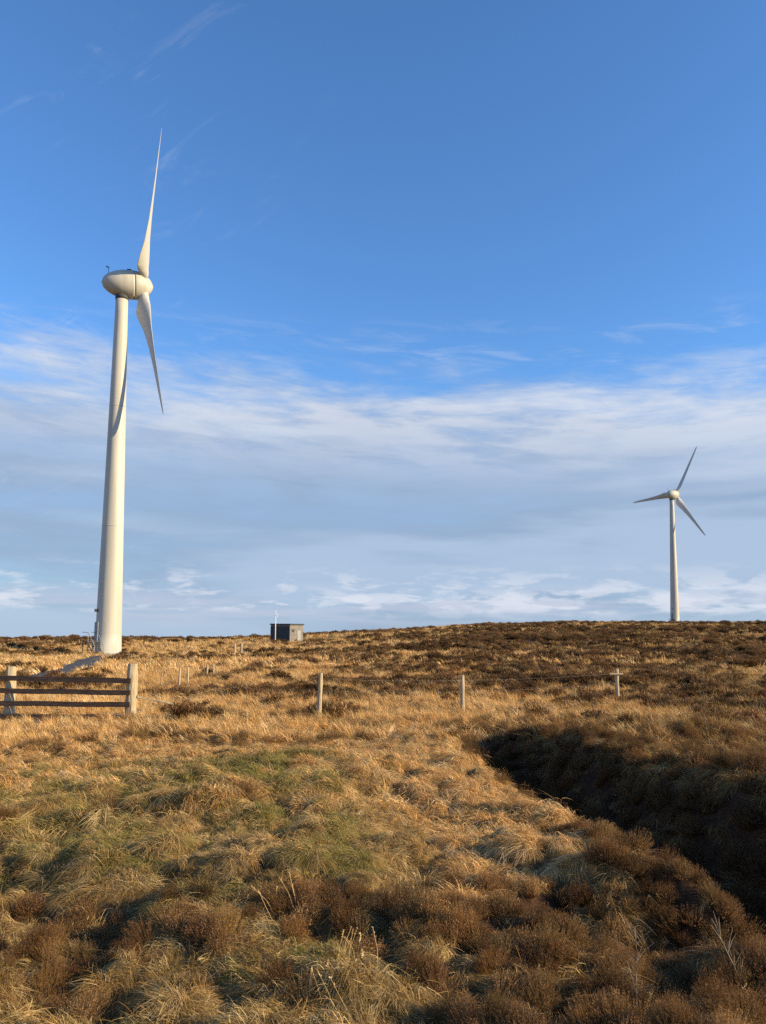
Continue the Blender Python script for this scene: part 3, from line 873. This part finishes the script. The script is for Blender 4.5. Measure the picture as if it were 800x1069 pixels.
def cnoise(kx, ky, det=6, rough=0.55, seed=0.0, dist=0.0, shear=0.0):
    cb = nt.nodes.new('ShaderNodeCombineXYZ')
    nt.links.new(mathn(nt, 'MULTIPLY', az, kx), cb.inputs[0])
    e2 = mathn(nt, 'ADD', el, mathn(nt, 'MULTIPLY', az, shear))
    nt.links.new(mathn(nt, 'MULTIPLY', e2, ky), cb.inputs[1]); cb.inputs[2].default_value = seed
    n = nt.nodes.new('ShaderNodeTexNoise'); n.inputs['Scale'].default_value = 1; n.inputs['Detail'].default_value = det; n.inputs['Roughness'].default_value = rough; n.inputs['Distortion'].default_value = dist
    nt.links.new(cb.outputs[0], n.inputs[0]); return n.outputs[0]
mul = lambda a, b: mathn(nt, 'MULTIPLY', a, b)
add = lambda a, b: mathn(nt, 'ADD', a, b)
sub = lambda a, b: mathn(nt, 'SUBTRACT', a, b)
# layered cloud bank: its top edge near 18 degrees, ragged and streaked
n_edge = cnoise(0.07, 0.30, 7, 0.58, 3.1, 0.4, 0.05)
n_soft = cnoise(0.035, 0.22, 4, 0.5, 7.7, 0.2, 0.03)
n_fine = cnoise(0.17, 0.95, 8, 0.62, 12.3, 0.3, 0.06)
edge = add(add(add(el, add(mul(az, 0.03), 0.6)), mul(sub(n_edge, 0.5), -8.0)), mul(sub(n_fine, 0.5), -5.5))
bank = smooth(nt, edge, 14.4, 20.6, 1.0, 0.0)
gapl = smooth(nt, add(el, mul(sub(n_soft, .5), 5.0)), 0.3, 4.5, 0.94, 1.0)
body = mul(mul(bank, gapl), smooth(nt, add(mul(n_soft, .6), mul(n_edge, .4)), 0.30, 0.52, 0.80, 0.97))
# bright rim below the edge
rim = mul(smooth(nt, edge, 9.0, 15.5, 0.0, 1.0), smooth(nt, add(mul(n_fine, .55), mul(n_edge, .45)), 0.37, 0.63, 0.2, 1.0))
# high wisps in the blue
n_w = cnoise(0.10, 0.30, 8, 0.65, 21.0, 1.2, -0.55)
wis = mul(smooth(nt, n_w, 0.57, 0.80), smooth(nt, az, 0.0, -22.0, 0.0, 0.16))
n_w2 = cnoise(0.12, 0.6, 8, 0.62, 33.0, 0.8, 0.05)
wis2 = mul(mul(smooth(nt, n_w2, 0.48, 0.74), smooth(nt, el, 17.0, 19.5)), smooth(nt, el, 23.0, 20.0, 0.0, 0.28))
# little cumulus over the horizon
n_c = cnoise(0.24, 0.85, 8, 0.6, 45.0, 0.25)
cum = mul(mul(smooth(nt, add(n_c, mul(smooth(nt, az, -8.0, 8.0), 0.05)), 0.51, 0.64), smooth(nt, el, 0.2, 1.6)), smooth(nt, el, 5.2, 2.6))
n_c2 = cnoise(0.05, 0.7, 5, 0.55, 52.0, 0.2)
cum2 = mul(mul(smooth(nt, n_c2, 0.47, 0.62), smooth(nt, el, -0.5, 0.8)), smooth(nt, el, 3.4, 1.4, 0.0, 0.6))
n_c3 = cnoise(0.15, 0.75, 8, 0.58, 64.0, 0.15)
cum3 = mul(mul(smooth(nt, add(n_c3, mul(smooth(nt, az, -6.0, 6.0), 0.08)), 0.53, 0.62), smooth(nt, el, 0.9, 1.4)), smooth(nt, el, 3.4, 1.9))
K = 4.4
band = smooth(nt, n_soft, 0.42, 0.58)
grey = mixc(nt, band, (0.32 * K, 0.435 * K, 0.62 * K), (0.43 * K, 0.55 * K, 0.735 * K))
white = (0.80 * K, 0.83 * K, 0.92 * K)
skyt = mixc(nt, smooth(nt, el, 38.0, 75.0), (0.55, 0.825, 1.085), (0.34, 0.48, 0.60))    # dimmed overhead, out of view, to cut the sky fill
skyc = mixc(nt, 1.0, sky.outputs[0], skyt, 'MULTIPLY')
k = mixc(nt, body, skyc, grey)
k = mixc(nt, mul(rim, mul(bank, 0.68)), k, white)
k = mixc(nt, wis, k, white); k = mixc(nt, wis2, k, white)
k = mixc(nt, mul(cum, 0.55), k, white); k = mixc(nt, cum2, k, (0.56 * K, 0.61 * K, 0.76 * K))
k = mixc(nt, mul(cum3, 0.6), k, white)
nt.links.new(k, bg.inputs[0])

# ------------------------------------------------------------------ camera and render settings
cd = bpy.data.cameras.new('camera'); co = bpy.data.objects.new('camera', cd); COL.objects.link(co)
cd.sensor_fit = 'HORIZONTAL'; cd.sensor_width = 36; cd.lens = 36 * F / 800.0; cd.shift_y = SHIFT / 800.0
cd.clip_start = 0.05; cd.clip_end = 12000
co.matrix_world = Matrix.Rotation(math.pi / 2 + PITCH, 4, 'X') @ Matrix.Rotation(-ROLL, 4, 'Z')
scene.camera = co
vs = scene.view_settings
vs.view_transform = 'Standard'; vs.look = 'None'; vs.gamma = 1; vs.exposure = 0.58; vs.use_curve_mapping = False
scene.render.engine = 'CYCLES'
scene.cycles.max_bounces = 4; scene.cycles.diffuse_bounces = 2; scene.cycles.transparent_max_bounces = 4
scene.cycles.use_denoising = False
